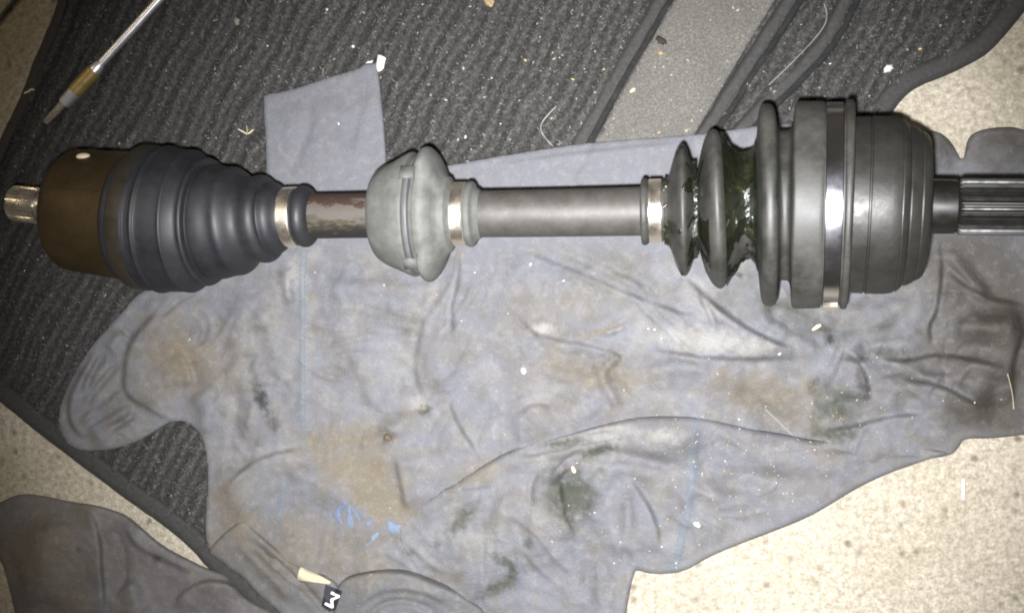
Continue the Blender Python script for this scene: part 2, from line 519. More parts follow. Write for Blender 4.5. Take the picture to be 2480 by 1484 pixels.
# (path, kind, width, amplitude mm); 'r' ridge, 'v' valley, 's' one-sided step (high on the right hand of the path)
SEAM_A = [(742, 560), (733, 640), (732, 760), (733, 900), (732, 1000), (736, 1120)]
SEAM_B = [(1690, 1000), (1684, 1060), (1678, 1140), (1668, 1221), (1652, 1300), (1630, 1400)]
FOLDS1 = [
    ([(1102, 590), (1110, 656), (1091, 732), (1087, 774), (1094, 830)], 's', 30, 2.2),
    ([(1041, 750), (1019, 834), (1011, 884), (1019, 929), (1040, 968)], 's', 26, -1.3),
    ([(1079, 955), (1094, 1012), (1125, 1062), (1170, 1135)], 's', 40, 2.0),
    ([(829, 735), (943, 766), (1020, 772)], 'v', 13, 1.0), ([(870, 790), (1000, 806)], 'v', 14, .9), ([(760, 700), (900, 690), (1060, 710)], 'r', 22, 1.3),
    ([(1190, 590), (1284, 619), (1373, 656), (1449, 686), (1524, 720), (1600, 747), (1660, 770), (1740, 772)], 's', 34, 2.2),
    ([(1309, 588), (1430, 637), (1543, 694), (1600, 720)], 'v', 12, 1.5),
    ([(1240, 770), (1327, 815), (1411, 826), (1494, 849), (1545, 872)], 's', 40, -2.0),
    ([(1560, 840), (1619, 845), (1706, 860), (1820, 864), (1950, 858)], 's', 45, -2.6),
    ([(1645, 660), (1695, 717), (1770, 777), (1827, 811), (1873, 834), (1950, 858)], 's', 36, 3.4),
    ([(1690, 700), (1725, 770), (1735, 800)], 'v', 9, 1.4), ([(1456, 895), (1505, 860)], 'v', 10, 1.4), ([(1460, 810), (1520, 788)], 'v', 7, 1.2),
    ([(1440, 870), (1480, 960), (1510, 1000)], 'v', 14, 1.4), ([(1560, 905), (1640, 885), (1730, 895)], 'r', 18, 1.6),
    ([(1250, 1010), (1270, 978), (1310, 970), (1345, 985)], 'v', 9, 1.1), ([(1230, 980), (1400, 985), (1600, 960)], 'r', 40, 1.6),
    ([(2264, 560), (2275, 637), (2271, 701), (2260, 762), (2241, 788), (2252, 853)], 's', 40, 3.4),
    ([(2275, 640), (2320, 690), (2390, 730), (2490, 745)], 's', 34, 2.4), ([(2275, 588), (2320, 640), (2400, 740)], 'r', 20, 3.0),
    ([(2180, 910), (2286, 928), (2340, 959), (2400, 990)], 's', 40, -4.0), ([(2110, 872), (2199, 883), (2256, 864), (2332, 872), (2450, 900)], 's', 40, 2.6),
    ([(2030, 850), (2075, 880), (2095, 920), (2100, 975)], 's', 26, 2.0), ([(2476, 780), (2453, 857), (2442, 906), (2452, 990)], 's', 30, 3.5),
    ([(2310, 760), (2330, 800), (2400, 790), (2480, 770)], 'r', 30, 4.0), ([(1960, 770), (2040, 800), (2110, 790), (2180, 760)], 'r', 22, 2.6),
    ([(1850, 730), (1900, 770), (1960, 800), (2020, 830)], 'v', 22, 2.6),
    ([(1968, 1046), (2048, 1046), (2161, 1012), (2260, 1010)], 's', 40, 2.6), ([(2060, 850), (2140, 825), (2250, 850)], 'r', 20, 1.8),
    ([(2000, 900), (2100, 960), (2200, 980)], 'r', 40, 2.5), ([(1780, 940), (1850, 990), (1880, 1050)], 'v', 22, 1.4),
    # sleeve
    ([(423, 725), (378, 766), (334, 810), (314, 851), (307, 898), (304, 935), (317, 959), (355, 980), (392, 1003), (440, 1016)], 's', 60, -2.6),
    ([(243, 845), (199, 912), (175, 959), (171, 993), (178, 1027), (199, 1051), (240, 1048)], 's', 22, -2.6),
    ([(188, 1024), (260, 980), (307, 942)], 's', 18, 2.2), ([(205, 1050), (273, 1010), (318, 980)], 's', 18, 2.0), ([(262, 1043), (330, 1000)], 'v', 8, 1.6),
    ([(255, 850), (220, 905), (205, 960)], 'v', 9, 1.6), ([(290, 880), (240, 930), (200, 990)], 'v', 8, 1.5), ([(300, 800), (260, 850)], 'r', 16, 1.6),
    ([(430, 850), (457, 898), (461, 940)], 's', 26, 1.6), ([(470, 750), (501, 792), (480, 840)], 'v', 10, 1.4), ([(380, 770), (440, 720), (480, 700)], 'v', 9, 1.2),
    ([(560, 820), (600, 900), (640, 1050)], 'r', 30, 2.0), ([(480, 940), (500, 1010), (495, 1060)], 'r', 22, 2.2), ([(560, 930), (580, 1010), (560, 1080)], 'v', 22, 1.6),
    ([(650, 720), (640, 800), (690, 900)], 'r', 26, 1.6), ([(700, 640), (690, 700), (710, 740)], 'r', 12, 1.6),
    ([(750, 1088), (637, 1110), (581, 1149), (540, 1200)], 's', 40, -2.6), ([(990, 1240), (975, 1170), (960, 1100)], 's', 50, 1.8),
    ([(860, 1080), (930, 1060), (1000, 1010)], 'r', 22, 1.2), ([(1085, 1120), (1150, 1100), (1180, 1115)], 'v', 18, 1.0),
    (SEAM_A, 'r', 9, .45),
    # broad soft folds
    ([(1120, 620), (1085, 800), (1060, 990)], 'r', 42, 2.6), ([(800, 600), (860, 800), (900, 1000)], 'r', 46, 1.8), ([(1380, 620), (1600, 705), (1830, 800)], 'r', 34, 2.2),
    ([(1230, 850), (1500, 905), (1820, 915)], 'r', 40, 2.4), ([(600, 680), (555, 900), (600, 1100)], 'r', 38, 2.2), ([(1120, 900), (1290, 1040), (1500, 985)], 'r', 40, 1.8), ([(450, 760), (520, 900), (510, 1050)], 'r', 34, 2.0),
    ([(2270, 690), (2380, 790), (2500, 810)], 'r', 36, 3.0), ([(2040, 830), (2200, 905), (2420, 1010)], 'r', 34, 2.6), ([(2290, 900), (2380, 880), (2470, 920)], 'r', 26, 2.4), ([(1960, 760), (2120, 760), (2240, 720)], 'r', 26, 2.2),
    ([(690, 1120), (780, 1180), (900, 1220)], 'r', 34, 2.0), ([(560, 1120), (560, 1200), (620, 1250)], 'r', 30, 2.4),
    # upper edge strip
    ([(660, 300), (760, 270), (880, 280)], 'r', 26, .9), ([(690, 440), (740, 340), (760, 240)], 'v', 16, .8), ([(840, 420), (880, 320), (905, 200)], 'r', 18, .8),
    ([(1150, 410), (1400, 375), (1700, 345)], 's', 26, 1.2), ([(1080, 440), (1350, 425), (1560, 430)], 'r', 16, 1.0),
]
FOLDS2 = [
    (SEAM_B, 'r', 13, .6),
    ([(1290, 1130), (1450, 1250), (1570, 1380)], 'r', 34, 2.2), ([(1690, 1050), (1900, 1130), (2140, 1115)], 'r', 36, 2.4), ([(1100, 1240), (1150, 1380), (1120, 1500)], 'r', 36, 2.0), ([(1440, 1100), (1650, 1190), (1880, 1230)], 'r', 30, 1.8),
    ([(1330, 1300), (1400, 1400), (1390, 1500)], 'r', 30, 2.2), ([(1600, 1230), (1700, 1270), (1760, 1310)], 'r', 28, 1.6),
    ([(1350, 1140), (1352, 1190), (1362, 1250), (1395, 1315)], 's', 36, 2.6), ([(1500, 1150), (1530, 1172), (1582, 1252), (1596, 1340)], 's', 40, 2.4),
    ([(1183, 1300), (1180, 1390), (1176, 1500)], 's', 50, -1.2), ([(1521, 1171), (1519, 1270), (1516, 1390)], 'v', 14, 1.2),
    ([(1239, 1100), (1330, 1085), (1420, 1062), (1520, 1050)], 'v', 12, 2.4), ([(1420, 1090), (1360, 1130), (1330, 1180)], 'v', 12, 2.4),
    ([(1500, 1080), (1600, 1062), (1700, 1070)], 'r', 34, 2.0), ([(1240, 1180), (1200, 1260), (1210, 1330)], 'r', 26, 1.8),
    ([(1420, 1100), (1560, 1110), (1650, 1140)], 'v', 16, 1.8), ([(1700, 1160), (1850, 1180), (2000, 1140)], 'v', 44, 2.0),
    ([(1250, 1230), (1262, 1330), (1300, 1420)], 'v', 22, 1.6), ([(1010, 1260), (1100, 1230), (1180, 1190)], 'r', 26, 1.8),
    ([(1960, 1075), (2100, 1090), (2280, 1100)], 'v', 12, 1.6), ([(1440, 1340), (1470, 1420), (1460, 1484)], 'v', 18, 1.4),
    ([(1300, 1130), (1280, 1190), (1290, 1230)], 'v', 9, 1.2),
]
def folds(lst, u, v):
    h = np.zeros_like(u)
    for path, kind, w, a in lst:
        path = chaikin(path, 2, False)
        lo = path.min(0) - 5 * w; hi = path.max(0) + 5 * w
        m = (u > lo[0]) & (u < hi[0]) & (v > lo[1]) & (v < hi[1])
        if not m.any(): continue
        d, s, t = line_dist(path, u[m], v[m])
        ends = np.maximum(d - np.abs(s), 0)
        tp = sst(0, .22, t) * (1 - sst(.78, 1.0, t))
        d = d + (vnoise(u[m] * .03, v[m] * .03) - .5) * w * .3
        if kind == 'r': q = np.exp(-(d / w) ** 2) * a
        elif kind == 'v': q = -np.exp(-(d / w) ** 2) * a + np.exp(-((d - 1.6 * w) / w) ** 2) * a * .15
        else:
            s = s * np.sign(a); A = abs(a)
            q = A * np.where(s > 0, np.exp(-(s / (2.6 * w)) ** 1.1), sst(-17, 2, s))
            q = q - A * .12 * np.exp(-((s + 9) / 6) ** 2)
        h[m] += q * tp * .0019
    return h
def mat_support(u, v):
    s, _, _ = poly_sdf(MATP, u, v)
    pad, _, _ = poly_sdf(PADP, u, v)
    return (MATZ + .0014) * sst(-120, 30, s) + .0011 * sst(-6, 8, pad)
def near_axle(v):
    return 1 - .8 * np.exp(-((v - 520) / 120.0) ** 4)
def grad_noise(x, y):
    xi = np.floor(x).astype(int); yi = np.floor(y).astype(int)
    fx = x - xi; fy = y - yi
    wx = fx ** 3 * (fx * (fx * 6 - 15) + 10); wy = fy ** 3 * (fy * (fy * 6 - 15) + 10)
    def g(ix, iy, dx, dy):
        a = _LAT[iy & 255, ix & 255] * 2 * math.pi
        return np.cos(a) * dx + np.sin(a) * dy
    n0 = g(xi, yi, fx, fy) * (1 - wx) + g(xi + 1, yi, fx - 1, fy) * wx
    n1 = g(xi, yi + 1, fx, fy - 1) * (1 - wx) + g(xi + 1, yi + 1, fx - 1, fy - 1) * wx
    return n0 * (1 - wy) + n1 * wy
def wrinkle(u, v):
    # soft drape: broad swells and long, gently curved wrinkles
    a = grad_noise(u * .0035 + 3, v * .0035 + 1) * 2.4
    x = u * math.cos(.5) + v * math.sin(.5); y = -u * math.sin(.5) + v * math.cos(.5)
    w = grad_noise(u * .0065 + 11, v * .0065 + 5) + .18 * grad_noise(x * .017 + 1, y * .017 + 7)
    r1 = grad_noise(x * .0045 + a, y * .014 + a); r2 = grad_noise(x * .016 + a * .7 + 40, y * .005 + 31 + a)
    return .5 + w * .42 + (np.exp(-(r1 / .14) ** 2) * .10 - .04) * sst(-.1, .3, grad_noise(u * .004 + 77, v * .004)) \
        + (np.exp(-(r2 / .14) ** 2) * .09 - .03) * sst(-.05, .3, grad_noise(u * .004 + 7, v * .004 + 90))
def z1(u, v, s):
    base = mat_support(u, v)
    drop = (wrinkle(u, v) - .5) * .0135 * (1 + .5 * sst(1950, 2150, u)) * sst(0, 60, s) * sst(560, 720, v)
    drop += grad_noise(u * .045, v * .045) * .0007 * sst(0, 20, s)
    lob = .010 * np.exp(-((u - 2262) / 45) ** 2 - ((v - 375) / 50) ** 2) + .012 * np.exp(-((u - 2430) / 70) ** 2 - ((v - 372) / 55) ** 2)
    z = base + .0022 + np.maximum(drop * near_axle(v), -.0018) * sst(0, 45, s) + folds(FOLDS1, u, v) * near_axle(v) * (1 + .25 * sst(1950, 2150, u)) + lob
    rim = .0002 * np.exp(-((s - 9) / 6) ** 2)
    return np.maximum(z, base + .0008) + rim - .0011 * (1 - np.sqrt(sst(-.5, 7, s)))
S2 = [(990, 1248), (1028, 1218), (1097, 1171), (1183, 1119), (1239, 1089), (1312, 1070), (1390, 1049), (1456, 1030), (1524, 1012), (1600, 1007), (1676, 1010), (1733, 1019), (1808, 1038),
      (1903, 1053), (1960, 1066), (2012, 1069), (2121, 1079), (2213, 1082), (2285, 1092), (2296, 1098), (2270, 1107), (2246, 1112), (2105, 1163), (1974, 1245), (1898, 1277), (1768, 1326), (1708, 1353),
      (1654, 1386), (1578, 1391), (1541, 1378), (1541, 1378), (1530, 1406), (1516, 1484), (1506, 1600), (1506, 1600), (1150, 1600), (1090, 1600), (1060, 1450), (1000, 1360), (960, 1300)]
def z2(u, v, s):
    base = mat_support(u, v)
    top = sst(0, 60, s)
    dr = (wrinkle(u + 900, v + 300) - .5) * .0125 * top + grad_noise(u * .045, v * .045 + 9) * .0007 * top
    z = base + .0062 + np.maximum(dr, -.003) + folds(FOLDS2, u, v)
    z = np.maximum(z, base + .0034) + .0003 * np.exp(-((s - 11) / 8) ** 2) - .0022 * (1 - np.sqrt(sst(-.5, 9, s)))
    z = z + .0026 * np.exp(-((s - 26) / 22) ** 2) * (v < 1130 + (1600 - u) * .12)
    d, _, _ = line_dist([(985, 1252), (955, 1310), (1000, 1370), (1060, 1450), (1090, 1600)], u, v)
    w = sst(0, 120, d)
    near = w < .999
    out = z.copy()
    if near.any():
        low = z1(u[near], v[near], np.full(near.sum(), 200.0)) + .0002
        out[near] = low * (1 - w[near]) + z[near] * w[near]
    return out
S3 = [(501, 1335), (530, 1302), (560, 1276), (590, 1255), (612, 1280), (640, 1306), (693, 1352), (740, 1378), (792, 1396), (815, 1412), (822, 1440), (810, 1500), (800, 1600), (760, 1600), (685, 1490),
      (627, 1441), (590, 1400), (553, 1374), (520, 1348)]
def z3(u, v, s):
    base = mat_support(u, v)
    f = folds([([(600, 1300), (680, 1380), (760, 1440), (800, 1500)], 'v', 10, 1.6), ([(570, 1310), (640, 1380), (720, 1460)], 'r', 12, 1.4)], u, v)
    return base + .0050 + f + (fbm(u * .03, v * .03, 3) - .5) * .002 - .0022 * (1 - np.sqrt(sst(-.5, 9, s)))
S4 = [(800, 1600), (806, 1470), (812, 1428), (830, 1402), (880, 1388), (942, 1381), (990, 1388), (1032, 1403), (1090, 1428), (1140, 1456), (1180, 1484), (1200, 1600)]
def z4(u, v, s):
    base = mat_support(u, v)
    f = folds([([(850, 1490), (890, 1440), (950, 1418), (1040, 1432), (1110, 1470)], 's', 20, -1.8), ([(880, 1500), (920, 1462), (980, 1450), (1060, 1480)], 'v', 8, 1.2)], u, v)
    return base + .0085 + f + (fbm(u * .03, v * .03, 3) - .5) * .002 - .0026 * (1 - np.sqrt(sst(-.5, 9, s)))

BASE = np.array([.120, .122, .134])
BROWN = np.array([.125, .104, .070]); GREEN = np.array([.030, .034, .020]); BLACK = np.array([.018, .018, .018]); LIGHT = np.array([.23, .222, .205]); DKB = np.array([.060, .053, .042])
BLUE = np.array([.106, .111, .121])
STAINS_SHADE = [  # u, v, ru, rv, angle, colour, strength; oil and dirt, plus shade painted in at far right
    (2430, 340, 150, 90, 0, DKB, .5), (2260, 350, 70, 60, 0, DKB, .4), (2330, 580, 140, 80, 0, DKB, .4),  # far-right lobes and cloth by the joint: dirt and painted shade together
    (2410, 720, 190, 260, 0, DKB, .55), (2330, 620, 110, 90, 0, DKB, .4), (2400, 360, 120, 70, 0, DKB, .35), (600, 1330, 140, 110, 20, DKB, .3), (800, 1440, 170, 90, 0, DKB, .22),  # far-right ovals: oily dirt plus flash falloff put into the colour
    (632, 965, 17, 42, -18, BLACK, .85), (662, 1025, 13, 22, -25, BLACK, .55), (1030, 988, 15, 16, 0, GREEN, .95), (1012, 975, 25, 18, 0, LIGHT, .6),
    (1114, 1265, 20, 42, 40, GREEN, .7), (1398, 1200, 48, 66, 20, GREEN, .78), (1350, 1180, 40, 50, 0, GREEN, .5), (1449, 1090, 50, 15, -28, GREEN, .75), (1370, 1072, 55, 9, -8, GREEN, .7),
    (1217, 1358, 34, 14, 25, GREEN, .75), (1240, 1388, 14, 30, 10, GREEN, .75), (1205, 1424, 44, 16, -25, GREEN, .75), (1280, 1315, 14, 14, 0, GREEN, .5), (1058, 1318, 9, 9, 0, GREEN, .5),
    (2018, 968, 62, 48, 20, GREEN, .62), (1968, 940, 16, 22, 0, GREEN, .7), (2090, 930, 14, 46, -15, BLACK, .7), (2040, 1000, 50, 30, 0, GREEN, .55), (2020, 1050, 60, 20, 0, GREEN, .72), (1975, 1030, 18, 34, 0, GREEN, .5),
    (2010, 822, 12, 14, 0, BLACK, .9), (1935, 770, 110, 45, 25, GREEN, .45), (1800, 720, 90, 50, 30, GREEN, .25), (1790, 665, 8, 8, 0, BLACK, .7), (2070, 870, 30, 10, 0, BLACK, .8), (2160, 860, 70, 16, 10, GREEN, .55),
    (880, 1150, 150, 75, 15, BROWN, .8), (940, 1230, 70, 40, 20, BROWN, .7), (830, 1060, 120, 50, -10, BROWN, .55), (940, 1058, 22, 18, 0, DKB, .85), (430, 880, 80, 75, 0, BROWN, .75), (450, 850, 60, 50, 0, BROWN, .4),
    (400, 790, 90, 60, -40, BROWN, .45), (560, 900, 70, 120, 0, BROWN, .35), (1440, 905, 130, 40, 12, BROWN, .55), (1400, 870, 90, 30, 12, DKB, .25), (1490, 870, 40, 22, 30, DKB, .35), (930, 765, 110, 16, 8, DKB, .35), (1000, 805, 40, 10, 10, DKB, .3),
    (1170, 1140, 70, 30, -15, BROWN, .5), (560, 1240, 60, 90, 0, BROWN, .6), (650, 1350, 90, 60, 30, BROWN, .35), (720, 1300, 60, 70, 0, BROWN, .5), (840, 1340, 110, 60, 0, BROWN, .45), (1850, 960, 150, 60, 10, BROWN, .6),
    (1880, 1000, 60, 60, 0, DKB, .3), (2380, 860, 150, 200, 0, DKB, .65), (2420, 1000, 110, 70, 0, DKB, .6), (2380, 760, 90, 60, 0, DKB, .45), (2150, 900, 110, 60, 0, DKB, .3), (2300, 700, 60, 50, 0, DKB, .25),  # dark ovals at far right: dirt with the joint's shade painted in
    (690, 690, 16, 60, 20, LIGHT, .45), (720, 660, 22, 40, -20, LIGHT, .4), (760, 620, 30, 20, 0, LIGHT, .3), (1312, 795, 32, 14, 0, LIGHT, .85), (1310, 960, 40, 30, 0, LIGHT, .3), (1680, 820, 160, 30, 5, LIGHT, .45), (1760, 830, 120, 24, 5, LIGHT, .5),
    (1690, 690, 50, 30, 30, LIGHT, .4), (1600, 1062, 40, 22, 0, LIGHT, .6), (1480, 1050, 60, 22, -10, LIGHT, .5), (1700, 740, 60, 30, 30, LIGHT, .3), (950, 880, 60, 50, 0, LIGHT, .2), (1060, 690, 40, 60, 0, LIGHT, .25),
    (1460, 800, 60, 8, -20, BROWN, .7), (1500, 930, 60, 14, 40, DKB, .3), (620, 800, 80, 120, 0, DKB, .12), (1430, 690, 140, 14, 22, DKB, .22), (1300, 730, 120, 40, 0, BROWN, .2), (1540, 690, 80, 16, 30, DKB, .25),
    (560, 1000, 14, 60, 10, LIGHT, .25), (740, 860, 20, 120, 0, LIGHT, .15), (640, 1090, 80, 14, -10, LIGHT, .2), (300, 990, 70, 40, -30, DKB, .25), (2110, 790, 80, 30, 0, GREEN, .2),
]
def stain(c, u, v, lst=STAINS_SHADE):  # blends the listed ovals into c, dirt and painted shade alike
    for (su, sv, ru, rv, ang, colr, k) in lst:
        m = (np.abs(u - su) < 2.6 * max(ru, rv)) & (np.abs(v - sv) < 2.6 * max(ru, rv))
        if not m.any(): continue
        a = math.radians(ang); du = u[m] - su; dv = v[m] - sv
        x = (du * math.cos(a) + dv * math.sin(a)) / ru; y = (-du * math.sin(a) + dv * math.cos(a)) / rv
        sc = 2.4 / min(ru, rv)
        r = np.sqrt(x * x + y * y) + (fbm(u[m] * sc + su, v[m] * sc + sv, 4) - .5) * 1.5
        wgt = (1 - sst(.2, 1.5, r)) * k
        c[m] = c[m] * (1 - wgt[:, None]) + colr * wgt[:, None]
    return c
SEAMS = [([(742, 585), (733, 640), (732, 760), (733, 900), (732, 1000), (736, 1100)], 11), ([(1690, 1012), (1684, 1060), (1678, 1140), (1668, 1221), (1652, 1300), (1634, 1372)], 15),
         ([(688, 1186), (680, 1230), (668, 1310)], 10)]
def cloth_col(u, v, s, dirt=1.0, base=BASE):
    c = np.repeat(base[None], len(u), 0)
    clean = sst(560, 640, v) * .85 + .15
    n = fbm(u * .012 + 3, v * .012, 5); w = sst(.42, .80, n) * .26 * clean * dirt
    c = c * (1 - w[:, None]) + BROWN * w[:, None]
    n = fbm(u * .02 + 30, v * .02 + 7, 5); w = sst(.46, .85, n) * .35 * clean * dirt
    c = c * (1 - w[:, None]) + LIGHT * .85 * w[:, None]
    n = fbm(u * .016 + 70, v * .03 + 17, 5); w = sst(.46, .82, n) * .35 * clean * dirt
    c = c * (1 - w[:, None]) + DKB * 1.3 * w[:, None]
    n = fbm(u * .035 + 12, v * .035 + 44, 4); w = sst(.50, .80, n) * .28 * clean * dirt
    c = c * (1 - w[:, None]) + BROWN * .8 * w[:, None]
    for path, sw in SEAMS:          # thread-dyed seam allowance, a little bluer than the jersey
        d, _, _ = line_dist(chaikin(path, 2, False), u, v)
        w = np.exp(-(d / (sw * .8)) ** 2) * (.35 + .4 * vnoise(u * .12, v * .12))
        c = c * (1 - w[:, None]) + np.array([.105, .122, .140]) * w[:, None]
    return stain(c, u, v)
shirt = thing('t_shirt', 'dirty grey cotton t-shirt with oil stains, spread under the axle', 't-shirt', P(1200, 850, MATZ))
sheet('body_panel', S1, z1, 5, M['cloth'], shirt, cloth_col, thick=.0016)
sheet('folded_panel', S2, z2, 5, M['cloth'], shirt, lambda u, v, s: cloth_col(u, v, s, 1.0, BASE), thick=.0035)
sheet('hem_fold', S3, z3, 5, M['cloth'], shirt, lambda u, v, s: cloth_col(u, v, s, 1.1, BLUE * .9), thick=.004)
sheet('collar', S4, z4, 5, M['cloth'], shirt, lambda u, v, s: cloth_col(u, v, s, .8, BLUE * .92), thick=.005)

S1P, S2P, S3P, S4P = (chaikin(q, 2) for q in (S1, S2, S3, S4))
def top_z(u, v):
    """height of whatever lies uppermost (cloth, mat or floor) at photo point u, v"""
    u = np.atleast_1d(np.asarray(u, float)); v = np.atleast_1d(np.asarray(v, float))
    s, _, _ = poly_sdf(MATP, u, v)
    pd, _, _ = poly_sdf(PADP, u, v)
    z = np.where(s > 0, np.maximum(mat_z(u, v, s), np.where(pd > 0, MATZ + .0024, 0)), 0)
    for pp, zf in ((S1P, z1), (S2P, z2), (S3P, z3), (S4P, z4)):
        s, _, _ = poly_sdf(pp, u, v)
        z = np.where(s > 0, np.maximum(z, zf(u, v, np.maximum(s, 0))), z)
    return z

def drape_patch(name, poly, mat, parent, lift=.0005, step=3, tilt=None):
    return sheet(name, poly, lambda u, v, s: top_z(u, v) + lift + (tilt(u, v) if tilt else 0), step, mat, parent, thick=.0004, it=0)

# seams: a slightly raised band with two rows of stitches
def seam(path, w, parent):
    p = chaikin(path, 2, False)
    seg = np.hypot(*(p[1:] - p[:-1]).T); cum = np.concatenate([[0], np.cumsum(seg)])
    def at(d): return np.interp(d, cum, p[:, 0]), np.interp(d, cum, p[:, 1])
    V, Fc = [], []
    for off in (-w / 2, w / 2):
        d = 0
        while d < cum[-1] - 6:
            d1 = d + random.uniform(4.5, 6.5)
            a = np.array(at(d)); b = np.array(at(d1)); t = (b - a) / np.hypot(*(b - a)); n = np.array([-t[1], t[0]])
            a = a + n * off + n * random.uniform(-.6, .6); b = b + n * off + n * random.uniform(-.6, .6)
            q = np.array([a + n * 1.2, a - n * 1.2, b - n * 1.2, b + n * 1.2, (a + b) / 2])
            zz = top_z(q[:, 0], q[:, 1]) + .0001; zz[4] += .0005
            k = len(V)
            V += unproj(q[:, 0], q[:, 1], zz).tolist()
            Fc += [(k, k + 1, k + 4), (k + 1, k + 2, k + 4), (k + 2, k + 3, k + 4), (k + 3, k, k + 4)]
            d = d1 + random.uniform(4.0, 6.0)
    o = mesh_obj('stitching', V, Fc, M['stitch'], parent)
    o['kind'] = 'stuff'
random.seed(4)
for path, sw in SEAMS: seam(path, sw, shirt)
# size tape and size tag in the neck
tape = drape_patch('neck_tape', [(727, 1372), (719, 1398), (722, 1404), (760, 1409), (798, 1414), (801, 1408), (765, 1388)], M['cream'], shirt, .0012)
sizetag = drape_patch('size_tag', [(788, 1415), (829, 1431), (812, 1476), (797, 1480), (779, 1466)], M['navy'], shirt, .0016)
def letter(strokes, org, ex, ey, w, parent, mat, name, lift):
    """painted strokes that follow the cloth tag under them"""
    V, Fc = [], []
    org, ex, ey = (np.array(q, float) for q in (org, ex, ey))
    for i, (a, b) in enumerate(strokes):
        a = org + ex * a[0] + ey * a[1]; b = org + ex * b[0] + ey * b[1]
        t = (b - a) / np.hypot(*(b - a)); n = np.array([-t[1], t[0]])
        a = a - t * w * .35; b = b + t * w * .35
        k = len(V); m = 6
        for j in range(m + 1):
            c = a + (b - a) * j / m
            q = np.array([c + n * w / 2, c - n * w / 2])
            V += unproj(q[:, 0], q[:, 1], top_z(q[:, 0], q[:, 1]) + lift + i * .00006).tolist()
        Fc += [(k + 2 * j, k + 2 * j + 1, k + 2 * j + 3, k + 2 * j + 2) for j in range(m)]
    return mesh_obj(name, V, Fc, mat, parent, smooth=False)
# the letter M, lying on its side as the tag does
letter([((0, 0), (0, 1)), ((0, 1), (.5, .45)), ((.5, .45), (1, 1)), ((1, 1), (1, 0))], (789, 1461), (15, -26), (16, 8), 6.0, sizetag, M['white'], 'letter_m', .0019)
# remains of a light blue print
for poly in ([(934, 1258), (972, 1271), (966, 1284), (950, 1296), (940, 1283)],
             [(806, 1240), (832, 1214), (846, 1218), (828, 1238), (822, 1254), (832, 1270), (816, 1262)],
             [(842, 1228), (852, 1224), (850, 1246), (856, 1262), (854, 1282), (842, 1268), (840, 1250)],
             [(850, 1232), (858, 1230), (874, 1258), (868, 1262)], [(884, 1270), (894, 1254), (900, 1258), (892, 1276)],
             [(896, 1300), (912, 1286), (920, 1292), (904, 1310)], [(884, 1318), (898, 1308), (900, 1314), (888, 1324)]):
    drape_patch('print_fragment', poly, M['blue'], shirt, .0004)

# ------------------------------------------------------------------ the rag in the corner
RAG = [(-90, 1252), (-40, 1228), (0, 1216), (41, 1196), (95, 1198), (173, 1218), (214, 1222), (264, 1235), (305, 1251), (342, 1284), (380, 1317), (413, 1338), (454, 1359), (499, 1380), (549, 1394),
       (565, 1425), (598, 1458), (677, 1492), (720, 1600), (60, 1600), (40, 1500), (36, 1484), (21, 1416), (0, 1346), (-60, 1310)]
FOLDSR = [([(205, 1215), (235, 1290), (240, 1380), (250, 1500)], 's', 40, 3.0), ([(300, 1255), (330, 1320), (390, 1345), (480, 1390)], 's', 40, -2.2),
          ([(420, 1480), (450, 1430), (520, 1405), (600, 1440)], 's', 26, 3.2), ([(90, 1240), (110, 1340), (100, 1480)], 'r', 50, 3.0), ([(300, 1400), (330, 1450), (320, 1520)], 'r', 30, 3.0),
          ([(260, 1270), (290, 1360), (280, 1460)], 'v', 20, 2.0)]
def zr(u, v, s):
    base = mat_support(u, v)
    return base + .0025 + np.maximum(folds(FOLDSR, u, v), -.0012) + fbm(u * .014 + 5, v * .014, 4) * .005 * sst(0, 50, s) - .0015 * (1 - np.sqrt(sst(-.5, 9, s)))
RAGST = [(380, 1352, 14, 12, 0, BLACK, .6), (120, 1350, 130, 120, 0, BROWN, .5), (235, 1270, 14, 40, 0, LIGHT, .3), (190, 1330, 8, 7, 0, BLACK, .4), (110, 1280, 10, 12, 0, BLACK, .3)]
rag = sheet('rag', RAG, zr, 5, M['cloth'], None,
            lambda u, v, s: stain(cloth_col(u, v, s, .9, np.array([.105, .100, .100])), u, v, RAGST), thick=.0022)
tag(rag, 'brownish grey cloth rag in the bottom left corner beside the mat', 'rag')

# ------------------------------------------------------------------ the axle
class Axis:
    def __init__(s, pts):     # (u, v, z)
        a = np.array(pts, float); s.u = a[:, 0]
        s.p = np.array([P(*q) for q in a])
    def at(s, u):
        # smooth interpolation (Catmull-Rom style through numpy gradient)
        return np.array([np.interp(u, s.u, s.p[:, k]) if s.u[0] <= u <= s.u[-1] else
                         (s.p[0, k] + (s.p[1, k] - s.p[0, k]) * (u - s.u[0]) / (s.u[1] - s.u[0]) if u < s.u[0] else
                          s.p[-1, k] + (s.p[-1, k] - s.p[-2, k]) * (u - s.u[-1]) / (s.u[-1] - s.u[-2])) for k in range(3)])
    def frame(s, u, h=14):
        c = (s.at(u) * 2 + s.at(u - h) + s.at(u + h)) / 4
        t = s.at(u + h * 1.6) - s.at(u - h * 1.6); t /= np.linalg.norm(t)
        up = np.array([0, 0, 1.0]); up = up - t * up.dot(t); up /= np.linalg.norm(up)
        return c, t, up, np.cross(t, up)

